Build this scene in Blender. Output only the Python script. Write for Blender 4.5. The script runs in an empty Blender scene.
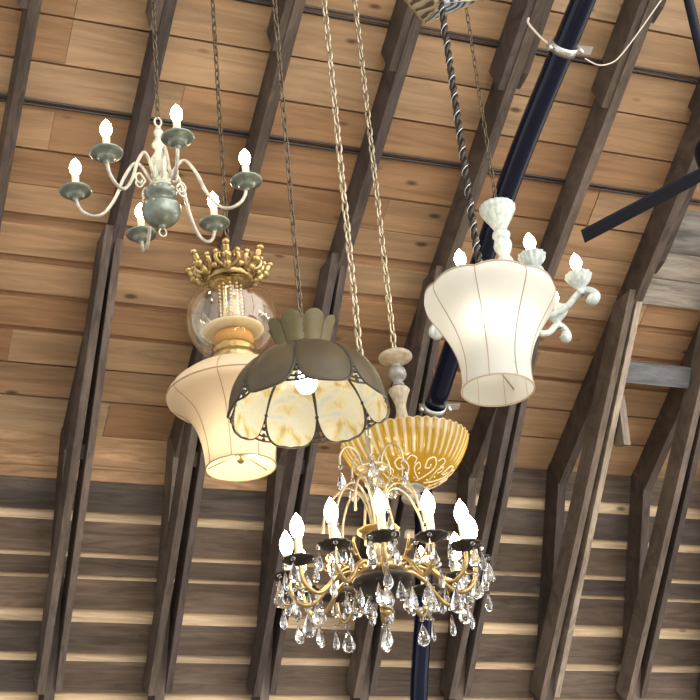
import bpy, bmesh, math, random
from mathutils import Vector, Matrix
random.seed(7)
PI = math.pi
C = bpy.context.scene.collection
H = 1.6                      # eye height of the photographer: every z below is measured from it
cos, sin, rad = math.cos, math.sin, math.radians

# ------------------------------------------------------------------ materials
def nodes(name):
    m = bpy.data.materials.new(name); m.use_nodes = True
    nt = m.node_tree; b = nt.nodes['Principled BSDF']
    return m, nt, b
def plain(name, col, rough=.5, metal=0., emit=None, strength=0., noise=None, nscale=40., bump=0., spec=.4):
    m, nt, b = nodes(name)
    b.inputs['Base Color'].default_value = (*col, 1); b.inputs['Roughness'].default_value = rough
    b.inputs['Metallic'].default_value = metal; b.inputs['Specular IOR Level'].default_value = spec
    if emit:
        b.inputs['Emission Color'].default_value = (*emit, 1); b.inputs['Emission Strength'].default_value = strength
    if noise or bump:
        tc = nt.nodes.new('ShaderNodeTexCoord'); n = nt.nodes.new('ShaderNodeTexNoise')
        n.inputs['Scale'].default_value = nscale; n.inputs['Detail'].default_value = 5
        nt.links.new(tc.outputs['Object'], n.inputs['Vector'])
        if noise:
            r = nt.nodes.new('ShaderNodeValToRGB')
            r.color_ramp.elements[0].position = .38; r.color_ramp.elements[1].position = .64
            r.color_ramp.elements[0].color = (*noise, 1); r.color_ramp.elements[1].color = (*col, 1)
            nt.links.new(n.outputs['Fac'], r.inputs['Fac']); nt.links.new(r.outputs['Color'], b.inputs['Base Color'])
        if bump:
            bp = nt.nodes.new('ShaderNodeBump'); bp.inputs['Strength'].default_value = bump; bp.inputs['Distance'].default_value = .01
            nt.links.new(n.outputs['Fac'], bp.inputs['Height']); nt.links.new(bp.outputs['Normal'], b.inputs['Normal'])
    return m

def wood(name, ramps, axis, knots=True, rough=.75, contrast=1.):
    """board wood: the colour of each board comes from its own 'tone' attribute, plus grain stretched along `axis`"""
    m, nt, b = nodes(name); N = nt.nodes.new; L = nt.links.new
    b.inputs['Roughness'].default_value = rough; b.inputs['Specular IOR Level'].default_value = .25
    tc = N('ShaderNodeTexCoord'); at = N('ShaderNodeAttribute'); at.attribute_name = 'tone'
    # shift the grain per board
    mul = N('ShaderNodeVectorMath'); mul.operation = 'SCALE'; mul.inputs[0].default_value = (37., 91., 53.)
    L(at.outputs['Fac'], mul.inputs['Scale'])
    add = N('ShaderNodeVectorMath'); add.operation = 'ADD'; L(tc.outputs['Object'], add.inputs[0]); L(mul.outputs[0], add.inputs[1])
    mp = N('ShaderNodeMapping'); mp.inputs['Scale'].default_value = axis; L(add.outputs[0], mp.inputs['Vector'])
    n1 = N('ShaderNodeTexNoise'); n1.inputs['Scale'].default_value = 1.; n1.inputs['Detail'].default_value = 6; n1.inputs['Roughness'].default_value = .62
    n1.inputs['Distortion'].default_value = 1.4; L(mp.outputs[0], n1.inputs['Vector'])
    mp2 = N('ShaderNodeMapping'); mp2.inputs['Scale'].default_value = tuple(a * .22 + .5 for a in axis); L(add.outputs[0], mp2.inputs['Vector'])
    n2 = N('ShaderNodeTexNoise'); n2.inputs['Scale'].default_value = 1.1; n2.inputs['Detail'].default_value = 4; L(mp2.outputs[0], n2.inputs['Vector'])
    cr = N('ShaderNodeValToRGB'); els = cr.color_ramp.elements
    while len(els) > 1: els.remove(els[-1])
    els[0].position = 0; els[0].color = (*ramps[0], 1)
    for i, c in enumerate(ramps[1:]):
        e = els.new((i + 1) / (len(ramps) - 1)); e.color = (*c, 1)
    L(at.outputs['Fac'], cr.inputs['Fac'])
    g = N('ShaderNodeMapRange'); g.inputs['From Min'].default_value = .3; g.inputs['From Max'].default_value = .72
    g.inputs['To Min'].default_value = 1 - .42 * contrast; g.inputs['To Max'].default_value = 1 + .22 * contrast; L(n1.outputs['Fac'], g.inputs['Value'])
    g2 = N('ShaderNodeMapRange'); g2.inputs['From Min'].default_value = .3; g2.inputs['From Max'].default_value = .7
    g2.inputs['To Min'].default_value = 1 - .36 * contrast; g2.inputs['To Max'].default_value = 1 + .24 * contrast; L(n2.outputs['Fac'], g2.inputs['Value'])
    mm = N('ShaderNodeMath'); mm.operation = 'MULTIPLY'; L(g.outputs[0], mm.inputs[0]); L(g2.outputs[0], mm.inputs[1])
    last = mm.outputs[0]
    if knots:
        mp3 = N('ShaderNodeMapping'); mp3.inputs['Scale'].default_value = tuple(2.7 if a < 5 else 6.5 for a in axis); L(add.outputs[0], mp3.inputs['Vector'])
        v = N('ShaderNodeTexVoronoi'); v.inputs['Scale'].default_value = 1.; L(mp3.outputs[0], v.inputs['Vector'])
        k = N('ShaderNodeMapRange'); k.inputs['From Min'].default_value = .05; k.inputs['From Max'].default_value = .13
        k.inputs['To Min'].default_value = .3; k.inputs['To Max'].default_value = 1; L(v.outputs['Distance'], k.inputs['Value'])
        m2 = N('ShaderNodeMath'); m2.operation = 'MULTIPLY'; L(last, m2.inputs[0]); L(k.outputs[0], m2.inputs[1]); last = m2.outputs[0]
    vm = N('ShaderNodeVectorMath'); vm.operation = 'SCALE'; L(cr.outputs['Color'], vm.inputs[0]); L(last, vm.inputs['Scale'])
    L(vm.outputs[0], b.inputs['Base Color'])
    bp = N('ShaderNodeBump'); bp.inputs['Strength'].default_value = .35; bp.inputs['Distance'].default_value = .01
    L(n1.outputs['Fac'], bp.inputs['Height']); L(bp.outputs['Normal'], b.inputs['Normal'])
    return m

def fabric(name, col, trans, alpha=1.):
    m = bpy.data.materials.new(name); m.use_nodes = True; nt = m.node_tree; nt.nodes.clear(); N = nt.nodes.new; L = nt.links.new
    o = N('ShaderNodeOutputMaterial'); d = N('ShaderNodeBsdfDiffuse'); t = N('ShaderNodeBsdfTranslucent'); mx = N('ShaderNodeMixShader')
    tc = N('ShaderNodeTexCoord'); w = N('ShaderNodeTexNoise'); w.inputs['Scale'].default_value = 260
    L(tc.outputs['Object'], w.inputs['Vector'])
    bp = N('ShaderNodeBump'); bp.inputs['Strength'].default_value = .12; bp.inputs['Distance'].default_value = .002
    L(w.outputs['Fac'], bp.inputs['Height']); L(bp.outputs['Normal'], d.inputs['Normal'])
    d.inputs['Color'].default_value = (*col, 1); t.inputs['Color'].default_value = (*col, 1)
    mx.inputs['Fac'].default_value = trans
    L(d.outputs[0], mx.inputs[1]); L(t.outputs[0], mx.inputs[2]); L(mx.outputs[0], o.inputs[0])
    return m

def clear_glass(name, tint, rough=.02, ior=1.5, gloss=1.):
    """thin blown glass: mostly transparent, with real mirror reflections"""
    m = bpy.data.materials.new(name); m.use_nodes = True; nt = m.node_tree; nt.nodes.clear(); N = nt.nodes.new; L = nt.links.new
    o = N('ShaderNodeOutputMaterial'); t = N('ShaderNodeBsdfTransparent'); g = N('ShaderNodeBsdfGlossy'); mx = N('ShaderNodeMixShader')
    t.inputs['Color'].default_value = (*tint, 1); g.inputs['Roughness'].default_value = rough
    g.inputs['Color'].default_value = (gloss, gloss * .97, gloss * .9, 1)
    f = N('ShaderNodeLayerWeight'); f.inputs['Blend'].default_value = .5
    p_ = N('ShaderNodeMath'); p_.operation = 'POWER'; p_.inputs[1].default_value = 3.; L(f.outputs['Facing'], p_.inputs[0])
    q_ = N('ShaderNodeMath'); q_.operation = 'MULTIPLY_ADD'; q_.inputs[1].default_value = .5; q_.inputs[2].default_value = .085; L(p_.outputs[0], q_.inputs[0])
    L(q_.outputs[0], mx.inputs['Fac'])
    L(t.outputs[0], mx.inputs[1]); L(g.outputs[0], mx.inputs[2]); L(mx.outputs[0], o.inputs[0])
    return m

M = {}
M['plank'] = wood('orange_plank', [(.32, .178, .09), (.39, .24, .128), (.46, .305, .175), (.36, .205, .104), (.52, .375, .235)], (1.3, 17, 17), contrast=.72)
M['skip'] = wood('old_dark_board', [(.112, .080, .057), (.145, .105, .075), (.096, .076, .062), (.17, .118, .082), (.40, .245, .13)], (2.2, 24, 24), knots=False, contrast=1.15)
M['sheath'] = wood('pale_sheathing', [(.66, .49, .31), (.70, .54, .35), (.60, .42, .25)], (1.5, 30, 30))
M['sheath_orange'] = wood('orange_sheathing', [(.38, .215, .11), (.46, .29, .165)], (1.5, 30, 30), knots=False)
M['rafter'] = wood('weathered_rafter', [(.092, .069, .055), (.12, .092, .073), (.078, .061, .055), (.175, .135, .103), (.46, .39, .30)], (30, 5, 5), knots=False, contrast=1.1)
M['grey_board'] = wood('whitewashed_board', [(.30, .26, .21), (.38, .34, .29), (.15, .15, .155)], (2.2, 18, 18), knots=False, contrast=1.3)
M['floor'] = plain('dusty_floor', (.42, .36, .29), .8, noise=(.34, .28, .22), nscale=3)
M['navy_pipe'] = plain('navy_gloss_pipe', (.003, .006, .02), .14, spec=.3)
M['black_metal'] = plain('black_fan_metal', (.003, .005, .012), .45, spec=.2)
M['zinc'] = plain('zinc_clamp', (.62, .62, .60), .35, .85)
M['wire'] = plain('grey_wire', (.55, .48, .40), .5)
M['cable'] = plain('dark_cable', (.045, .035, .035), .5)
M['dark_chain'] = plain('dark_bronze_chain', (.10, .075, .05), .4, .7)
M['brass_chain'] = plain('pale_brass_chain', (.36, .31, .22), .32, .8)
M['verdigris'] = plain('verdigris_cream', (.50, .51, .43), .45, .15, noise=(.33, .36, .30), nscale=55, bump=.2)
M['verdigris_dark'] = plain('verdigris_dark', (.20, .225, .19), .3, .55, noise=(.13, .155, .135), nscale=38, bump=.08)
M['arm_grey'] = plain('arm_cream_grey', (.46, .44, .38), .35, .3, noise=(.30, .28, .24), nscale=35)
M['sleeve'] = plain('ivory_candle_sleeve', (.66, .58, .41), .5)
M['bulb'] = plain('lit_candle_bulb', (1, .9, .7), .3, emit=(1., .80, .52), strength=60)
M['bulb_in'] = plain('lit_bulb_inside_shade', (1, .9, .7), .3, emit=(1., .86, .62), strength=42)
M['bulb_white'] = plain('lit_white_bulb', (1, .95, .85), .3, emit=(1., .96, .86), strength=19)
M['bulb_bowl'] = plain('lit_bulb_in_bowl', (1, .9, .7), .3, emit=(1., .85, .55), strength=13)
M['bulb_dome'] = plain('lit_bulb_in_dome', (1, .95, .85), .3, emit=(1., .92, .78), strength=13)
M['brass'] = plain('antique_brass', (.43, .32, .15), .3, .85, noise=(.27, .19, .08), nscale=30)
M['pale_brass'] = plain('pale_brass', (.44, .37, .24), .3, .6, noise=(.30, .245, .15), nscale=30)
M['black_iron'] = plain('black_dish', (.022, .018, .014), .4, .4)
M['lead'] = plain('lead_came', (.055, .047, .038), .45, .5)
M['cream_white'] = plain('painted_white_iron', (.43, .475, .45), .45, noise=(.28, .335, .335), nscale=50)
M['cream_stem'] = plain('cream_stem', (.40, .35, .26), .5, noise=(.27, .23, .16), nscale=50)
M['stem_grey'] = plain('grey_stem_ball', (.22, .215, .205), .35, .4)
M['shade_cream'] = fabric('cream_lamp_fabric', (.53, .525, .48), .34)
M['shade_beige'] = fabric('beige_lamp_fabric', (.56, .455, .315), .20)
M['trim_beige'] = plain('beige_piping', (.34, .28, .21), .8)
M['trim_brown'] = plain('brown_piping', (.30, .21, .12), .8)
M['globe_glass'] = clear_glass('amber_tinted_globe', (.99, .955, .87), .02)
M['chimney'] = fabric('frosted_chimney', (.86, .80, .62), .55)
M['amber_cup'] = fabric('amber_glass_cup', (.62, .36, .13), .4)
M['crystal'] = None
def crystal():
    m = bpy.data.materials.new('cut_crystal'); m.use_nodes = True; nt = m.node_tree; nt.nodes.clear(); N = nt.nodes.new; L = nt.links.new
    o = N('ShaderNodeOutputMaterial'); g = N('ShaderNodeBsdfGlass'); g.inputs['Roughness'].default_value = .0; g.inputs['IOR'].default_value = 1.55
    g.inputs['Color'].default_value = (.97, .985, 1, 1); L(g.outputs[0], o.inputs[0]); return m
M['crystal'] = crystal()
def amber():
    m = bpy.data.materials.new('amber_pressed_glass'); m.use_nodes = True; nt = m.node_tree; nt.nodes.clear(); N = nt.nodes.new; L = nt.links.new
    o = N('ShaderNodeOutputMaterial'); at = N('ShaderNodeAttribute'); at.attribute_name = 'ridge'
    mixc = N('ShaderNodeMix'); mixc.data_type = 'RGBA'
    mixc.inputs[6].default_value = (.40, .245, .012, 1); mixc.inputs[7].default_value = (.62, .54, .34, 1)
    L(at.outputs['Fac'], mixc.inputs[0])
    d = N('ShaderNodeBsdfDiffuse'); t = N('ShaderNodeBsdfTranslucent'); gl = N('ShaderNodeBsdfGlossy'); gl.inputs['Roughness'].default_value = .15
    for x in (d, t): L(mixc.outputs[2], x.inputs['Color'])
    m1 = N('ShaderNodeMixShader'); m1.inputs['Fac'].default_value = .5; L(d.outputs[0], m1.inputs[1]); L(t.outputs[0], m1.inputs[2])
    m2 = N('ShaderNodeMixShader'); m2.inputs['Fac'].default_value = .06; L(m1.outputs[0], m2.inputs[1]); L(gl.outputs[0], m2.inputs[2])
    L(m2.outputs[0], o.inputs[0]); return m
M['amber'] = amber()
def slag():
    m = bpy.data.materials.new('cream_slag_glass'); m.use_nodes = True; nt = m.node_tree; b = nt.nodes['Principled BSDF']; N = nt.nodes.new; L = nt.links.new
    tc = N('ShaderNodeTexCoord'); n = N('ShaderNodeTexNoise'); n.inputs['Scale'].default_value = 9; n.inputs['Detail'].default_value = 3; n.inputs['Distortion'].default_value = 2.2
    L(tc.outputs['Object'], n.inputs['Vector'])
    r = N('ShaderNodeValToRGB'); e = r.color_ramp.elements
    e[0].position = .30; e[0].color = (.46, .34, .11, 1); e[1].position = .46; e[1].color = (.62, .57, .37, 1)
    x = e.new(.56); x.color = (.62, .62, .53, 1); x = e.new(.72); x.color = (.50, .56, .54, 1)
    L(n.outputs['Fac'], r.inputs['Fac']); L(r.outputs['Color'], b.inputs['Base Color']); b.inputs['Roughness'].default_value = .2
    return m
M['slag'] = slag()
M['slag_out'] = plain('olive_slag_back', (.070, .054, .030), .4, noise=(.050, .039, .023), nscale=12, spec=.22)
M['gallery'] = plain('olive_gallery_glass', (.115, .094, .040), .4, noise=(.082, .067, .030), nscale=14, spec=.22)
def tin(name, a, b_, sc):
    m, nt, b = nodes(name); N = nt.nodes.new; L = nt.links.new
    tc = N('ShaderNodeTexCoord'); w = N('ShaderNodeTexWave'); w.inputs['Scale'].default_value = sc; w.inputs['Distortion'].default_value = 9; w.inputs['Detail'].default_value = 1
    L(tc.outputs['Object'], w.inputs['Vector']); r = N('ShaderNodeValToRGB'); r.color_ramp.elements[0].position = .25; r.color_ramp.elements[1].position = .5
    r.color_ramp.elements[0].color = (*a, 1); r.color_ramp.elements[1].color = (*b_, 1); L(w.outputs['Fac'], r.inputs['Fac'])
    L(r.outputs['Color'], b.inputs['Base Color']); b.inputs['Roughness'].default_value = .4; b.inputs['Metallic'].default_value = .2
    bp = N('ShaderNodeBump'); bp.inputs['Strength'].default_value = .5; bp.inputs['Distance'].default_value = .01; L(w.outputs['Fac'], bp.inputs['Height']); L(bp.outputs['Normal'], b.inputs['Normal'])
    return m
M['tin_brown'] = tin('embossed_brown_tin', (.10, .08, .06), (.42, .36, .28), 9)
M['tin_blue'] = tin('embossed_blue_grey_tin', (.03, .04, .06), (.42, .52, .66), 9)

# ------------------------------------------------------------------ mesh builder
class MB:
    def __init__(s): s.v = []; s.f = []; s.sm = []; s.mi = []; s.tone = []; s.cur = 0; s.t = 0.
    def add(s, vs, fs, smooth=False, tones=None):
        o = len(s.v); s.v += [tuple(p) for p in vs]
        s.tone += (list(tones) if tones is not None else [s.t] * len(vs))
        for f in fs: s.f.append(tuple(i + o for i in f)); s.sm.append(smooth); s.mi.append(s.cur)
        return s
    def hexa(s, p):      # 8 corners: bottom 4 then top 4
        return s.add(p, [(3, 2, 1, 0), (4, 5, 6, 7), (0, 1, 5, 4), (1, 2, 6, 5), (2, 3, 7, 6), (3, 0, 4, 7)])
    def box(s, x0, x1, y0, y1, z0, z1):
        return s.hexa([(x0, y0, z0), (x1, y0, z0), (x1, y1, z0), (x0, y1, z0), (x0, y0, z1), (x1, y0, z1), (x1, y1, z1), (x0, y1, z1)])
    def poly(s, prof, x0, x1):   # extrude a (y,z) polygon along x
        n = len(prof)
        vs = [(x0, y, z) for y, z in prof] + [(x1, y, z) for y, z in prof]
        return s.add(vs, [tuple(range(n))[::-1], tuple(range(n, 2 * n))] + [(i, (i + 1) % n, n + (i + 1) % n, n + i) for i in range(n)])
    def lathe(s, prof, n=32, c=(0, 0, 0), mod=None, close=False):
        vs = []; fs = []; k = len(prof)
        for i in range(n):
            a = 2 * PI * i / n
            for j, (r, z) in enumerate(prof):
                rr, zz = (mod(a, j, r, z) if mod else (r, z))
                vs.append((c[0] + rr * cos(a), c[1] + rr * sin(a), c[2] + zz))
        for i in range(n):
            i2 = (i + 1) % n
            for j in range(k - 1): fs.append((i * k + j, i2 * k + j, i2 * k + j + 1, i * k + j + 1))
        return s.add(vs, fs, True)
    def tube(s, pts, r, n=8, cyc=False, caps=True):
        P = [Vector(p) for p in pts]; m = len(P); rs = r if isinstance(r, (list, tuple)) else [r] * m
        vs = []; fs = []; up = None
        for i in range(m):
            if cyc: t = P[(i + 1) % m] - P[i - 1]
            else: t = P[min(i + 1, m - 1)] - P[max(i - 1, 0)]
            if t.length < 1e-9: t = Vector((0, 0, 1))
            t.normalize()
            if up is None:
                up = Vector((0, 0, 1)) if abs(t.z) < .9 else Vector((1, 0, 0))
            a = (up - t * up.dot(t))
            if a.length < 1e-6: a = t.orthogonal()
            a.normalize(); b = t.cross(a); up = a
            for j in range(n):
                q = 2 * PI * j / n; vs.append(P[i] + (a * cos(q) + b * sin(q)) * rs[i])
        for i in range(m if cyc else m - 1):
            i2 = (i + 1) % m
            for j in range(n): fs.append((i * n + j, i * n + (j + 1) % n, i2 * n + (j + 1) % n, i2 * n + j))
        if caps and not cyc: fs += [tuple(range(n))[::-1], tuple(range((m - 1) * n, m * n))]
        return s.add(vs, fs, True)
    def ball(s, c, r, n=12, sz=1.):
        prof = [(r * sin(PI * i / (n // 2 + 2)), -r * sz * cos(PI * i / (n // 2 + 2))) for i in range(n // 2 + 3)]
        return s.lathe(prof, n, c)
    def build(s, name, mat, parent=None, loc=(0, 0, 0), rz=0., attr='tone'):
        me = bpy.data.meshes.new(name); me.from_pydata(s.v, [], s.f)
        for i, p in enumerate(me.polygons): p.use_smooth = s.sm[i]; p.material_index = s.mi[i]
        for m in (mat if isinstance(mat, list) else [mat]): me.materials.append(m)
        a = me.attributes.new(attr, 'FLOAT', 'POINT'); a.data.foreach_set('value', s.tone)
        bm = bmesh.new(); bm.from_mesh(me); bmesh.ops.recalc_face_normals(bm, faces=bm.faces); bm.to_mesh(me); bm.free()
        o = bpy.data.objects.new(name, me); C.objects.link(o); o.location = loc; o.rotation_euler.z = rz
        if parent: o.parent = parent
        return o

def spline(pts, n=6):
    P = [Vector(p) for p in pts]; out = []
    for i in range(len(P) - 1):
        a, b, c, d = P[max(i - 1, 0)], P[i], P[i + 1], P[min(i + 2, len(P) - 1)]
        for k in range(n):
            t = k / n; out.append(.5 * ((2 * b) + (c - a) * t + (2 * a - 5 * b + 4 * c - d) * t * t + (3 * b - a - 3 * c + d) * t ** 3))
    return out + [P[-1]]
def rpath(rz, n=6): return spline([(r, 0, z) for r, z in rz], n)
def prof(rz, n=5): return [(max(p.x, 0), p.z) for p in rpath(rz, n)]

def thing(name, label, cat, loc, group=None, rz=0.):
    o = bpy.data.objects.new(name, None); C.objects.link(o); o.location = (loc[0], loc[1], loc[2] + H); o.rotation_euler.z = rz
    o.empty_display_size = .1; o['label'] = label; o['category'] = cat
    if group: o['group'] = group
    return o
def tag(o, label, cat, group=None):
    o['label'] = label; o['category'] = cat
    if group: o['group'] = group
    return o
def struct(o): o['kind'] = 'structure'; o.location.z += H; return o
def share(o, name, parent, loc=(0, 0, 0), rz=0.):
    c = o.copy(); c.name = name; C.objects.link(c); c.parent = parent; c.location = loc; c.rotation_euler.z = rz; return c

# ------------------------------------------------------------------ barn shell
KY, KZ = 7.775, 3.58                      # the knee where roof meets wall (y, z)
RS = .60                                  # rise of roof per metre towards us
rl = math.hypot(1, RS); RD = (-1 / rl, RS / rl); RN = (-RS / rl, -1 / rl)     # up the slope; inwards normal
wl = math.hypot(.58, 1.3); WD = (.58 / wl, -1.3 / wl); WN = (-1.3 / wl, -.58 / wl)  # down the wall; inwards normal
def roofp(u, d): return (KY + RD[0] * u + RN[0] * d, KZ + RD[1] * u + RN[1] * d)
def wallp(v, d): return (KY + WD[0] * v + WN[0] * d, KZ + WD[1] * v + WN[1] * d)
def roof_z(y): return KZ + RS * (KY - y)
XA, XB = -1.5, 8.5
XK = [1.7186 + .61 * k for k in range(-1, 8)]     # the trusses

b = MB(); b.cur = 1; b.t = .4
b.poly([roofp(-.06, -.022), roofp(8.6, -.022), roofp(8.6, -.06), roofp(-.06, -.06)], XA, XB)
b.cur = 0
edges = [(-.004, .222), (.235, .43), (.443, .628), (.665, .83), (.868, 1.032), (1.085, 1.25), (1.322, 1.48), (1.485, 1.665), (1.68, 1.905), (1.92, 2.122), (2.135, 2.36)]
u = 2.372
while u < 8.4: edges.append((u, u + .222)); u += .236
for n_, (u0, u1) in enumerate(edges):
    x = XA; first = True
    while x < XB:
        k0 = random.choice([4, 5, 6, 7]) * .61 if not first else random.choice([2.2, 2.8, 3.4, 4.0])
        x1 = min(XB, x + k0); first = False
        b.t = random.random(); j = random.uniform(-.003, .003)
        b.poly([roofp(u0, j), roofp(u1, j), roofp(u1, -.022), roofp(u0, -.022)], x + .001, x1 - .001); x = x1
struct(b.build('ceiling', [M['plank'], M['sheath_orange']]))

b = MB(); b.cur = 1; b.t = .3
b.poly([wallp(-.06, -.024), wallp(5.9, -.024), wallp(5.9, -.06), wallp(-.06, -.06)], XA, XB)
b.cur = 0
wb = [(-.004, .18), (.253, .418), (.473, .642), (.672, .768), (.792, .955), (1.03, 1.194), (1.243, 1.41)]
v = 1.47
while v < 5.7: wb.append((v, v + .165)); v += .215
b.t = 1.; b.poly([wallp(.183, -.002), wallp(.248, -.002), wallp(.248, -.024), wallp(.183, -.024)], XA, 3.53)
for n_, (v0, v1) in enumerate(wb):
    cuts = [XA, 1.7, 3.53, XB] if n_ == 0 else [XA, random.choice([1.7, 2.3, 2.9]) - .02, random.choice([3.5, 4.13, 4.74]), XB]
    for i in range(len(cuts) - 1):
        b.t = random.uniform(.0, .72)
        if n_ == 0 and i < 2: b.t = .99
        b.poly([wallp(v0, 0), wallp(v1, 0), wallp(v1, -.024), wallp(v0, -.024)], cuts[i] + .001, cuts[i + 1] - .001)
struct(b.build('wall_back', [M['skip'], M['sheath']]))
b = MB(); b.box(XA - 4, XB + 3, -6, wallp(5.6, 0)[0] + .3, -H - .1, -H); struct(b.build('floor', M['floor']))

# ------------------------------------------------------------------ trusses
labels = ['weathered timber roof truss at the left edge of the photo',
          'dark roof truss passing behind the six-arm verdigris chandelier',
          'dark roof truss passing behind the clear globe of the beige lamp',
          'dark roof truss that comes down behind the flower-petal glass lamp',
          'roof truss that runs down behind the amber bowl and the crystal chandelier',
          'roof truss emerging just below the white fabric shade',
          'broad brown roof truss right of the white chandelier, a short cleat hanging from it',
          'roof truss joined by the grey blocking board on its left, near the right edge',
          'roof truss cut by the right edge of the photo']
for i, (x, lab) in enumerate(zip(XK, labels)):
    t = thing('roof_truss', lab, 'rafter', (x, wallp(2.2, 0)[0], wallp(2.2, 0)[1]), 'roof trusses of the barn')
    ox, oy, oz = x, wallp(2.2, 0)[0], wallp(2.2, 0)[1]
    def P(pts): return [(y - oy, z - oz) for y, z in pts]
    rnd = random.random
    m = MB(); m.t = rnd() * .7; m.poly(P([wallp(-.05, .002), wallp(4.8, .002), wallp(4.8, .155), wallp(.06, .155)]), -.055, 0); m.build('lower_rafter', M['rafter'], t)
    m = MB(); m.t = rnd() * .7; m.poly(P([roofp(-.09, .002), roofp(8.0, .002), roofp(8.0, .178), roofp(.02, .178)]), -.05, .004); m.build('upper_rafter', M['rafter'], t)
    # the pair of brace boards across the knee
    a0 = Vector((6.50, 4.16)); a1 = Vector((8.204, 2.238)); d = (a1 - a0).normalized(); nn = Vector((-d.y, d.x)) * -1
    if nn.y > 0: nn = -nn
    back = -nn * .145
    def brd(sa, sb): return [tuple(a0 + d * sa), tuple(a1 + d * sb), tuple(a1 + d * sb + back * 1.0), tuple(a0 + d * (sa + .12) + back)]
    m = MB(); m.t = .88 if i == 6 else rnd() * .35 + .1; xl = -.098
    pr = P(brd(0, 0)); n4 = len(pr)
    def brace(mb, pr, xt0, xt1, xb0, xb1):     # x offsets differ at the top and the bottom, the boards close on the rafter
        vs = []
        for q, (y, z) in enumerate(pr): vs.append(((xt0 if q in (0, 3) else xb0), y, z))
        for q, (y, z) in enumerate(pr): vs.append(((xt1 if q in (0, 3) else xb1), y, z))
        mb.hexa([vs[0], vs[4], vs[5], vs[1], vs[3], vs[7], vs[6], vs[2]])
    m.t = .72 if i == 6 else (.55 + .15 * rnd() if i > 4 else m.t)
    brace(m, pr, -.094, -.0505, -.096, -.0555); m.build('brace_board', M['rafter'], t)
    m = MB(); m.t = .9 if i == 6 else rnd() * .5 + .2
    brace(m, P(brd(-.01, -.02)), -.035, .0035, .0005, .036); m.build('brace_board', M['rafter'], t)
    m = MB(); m.t = rnd() * .5 + .25; c = Vector((7.345, 3.285)); e = d * .04; bk = -nn * .05
    m.poly(P([tuple(c - e), tuple(c + e), tuple(c + e + bk * 2), tuple(c - e + bk * 2)]), -.054, -.003); m.build('spacer_block', M['rafter'], t)
    ul = math.hypot(KY - 5.66, .6 * (KY - 5.66))
    m = MB(); m.t = rnd() * .45; m.poly(P([roofp(ul, .004), roofp(8., .004), roofp(8., .165), roofp(ul - .03, .172)]), -.092, -.0505); m.build('splice_board', M['rafter'], t)
    if i in (4, 5, 6):
        us = {4: ul - .02, 5: ul + .45, 6: 1.5}[i]
        m = MB(); m.t = rnd() * .3 + .3; m.poly(P([roofp(us, .004), roofp(8., .004), roofp(8., .176), roofp(us + .1, .176), roofp(us, .14)]), .0045, .044); m.build('splice_board', M['rafter'], t)
    if i == 6:
        m = MB(); m.t = .8; m.poly(P([(7.0, 3.74), (7.09, 3.74), (7.13, 3.46), (7.03, 3.43)]), .036, .082); m.build('cleat', M['rafter'], t)

# grey blocking board between two braces and the whitewashed boards under the roof at the right
xg, xh = XK[6], XK[7]
b = MB(); b.t = 1.; b.poly([(6.88, 3.90), (6.955, 3.80), (6.985, 3.825), (6.91, 3.925)], xg + .036, xh - .10)
o = b.build('blocking_board', M['grey_board'], loc=(0, 0, H)); tag(o, 'short grey blocking board spanning between the two rightmost trusses', 'board')
for q, (u0, u1, lab) in enumerate([(1.245, 1.415, 'lowest of the three whitewashed boards fixed under the roof at the right edge'),
                                   (1.422, 1.59, 'middle one of the three whitewashed boards under the roof at the right edge'),
                                   (1.597, 1.86, 'topmost of the three whitewashed boards under the roof at the right edge')]):
    b = MB(); b.t = (.5, .2, .75)[q]; b.poly([roofp(u0, .0045), roofp(u1, .0045), roofp(u1, .03), roofp(u0, .03)], xg + .049, xh - .095)
    tag(b.build('roof_board', M['grey_board'], loc=(0, 0, H)), lab, 'board', 'whitewashed boards under the roof')

# two cables stapled along the roof boards
for uu, lab in ((1.912, 'lower of two thin dark cables running along the roof boards'),
                (2.612, 'upper of two thin dark cables running along the roof boards')):
    b = MB()
    for off in (0, .022):
        y, z = roofp(uu + off, .014)
        b.tube([(x, y + .003 * sin(x * 3 + off * 90), z) for x in [XA + .1 + i * .25 for i in range(39)]], .0075, 6)
    tag(b.build('electric_cable', M['cable'], loc=(0, 0, H)), lab, 'cable')

# ------------------------------------------------------------------ navy pipe with clamps
pp = [(3.325, 4.558, 4.401), (3.355, 5.5, 4.0), (3.518, 6.88, 3.471)]
v0 = Vector(pp[0]) - Vector(pp[1]); top = Vector(pp[0]) + v0 * 1.0
pts = [top, Vector(pp[0]), Vector(pp[1]), Vector(pp[2])]
t = thing('roof_pipe', 'long glossy navy blue pipe running down under the roof and behind the amber bowl', 'pipe', (3.82, 7.9, 2.66))
O = Vector((3.82, 7.9, 2.66))
b = MB(); b.tube([p - O for p in spline(pts, 6)], .056, 20); b.build('upper_pipe', M['navy_pipe'], t)
low = [Vector(pp[2]), Vector((3.60, 7.25, 3.26)), Vector((3.80, 7.86, 2.70)), Vector((3.83, 8.12, 2.24)), Vector((3.87, 8.45, 1.5)), Vector((3.9, 8.9, .5))]
b = MB(); b.tube([p - O for p in spline(low, 6)], .052, 20); b.build('lower_pipe', M['navy_pipe'], t)
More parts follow.
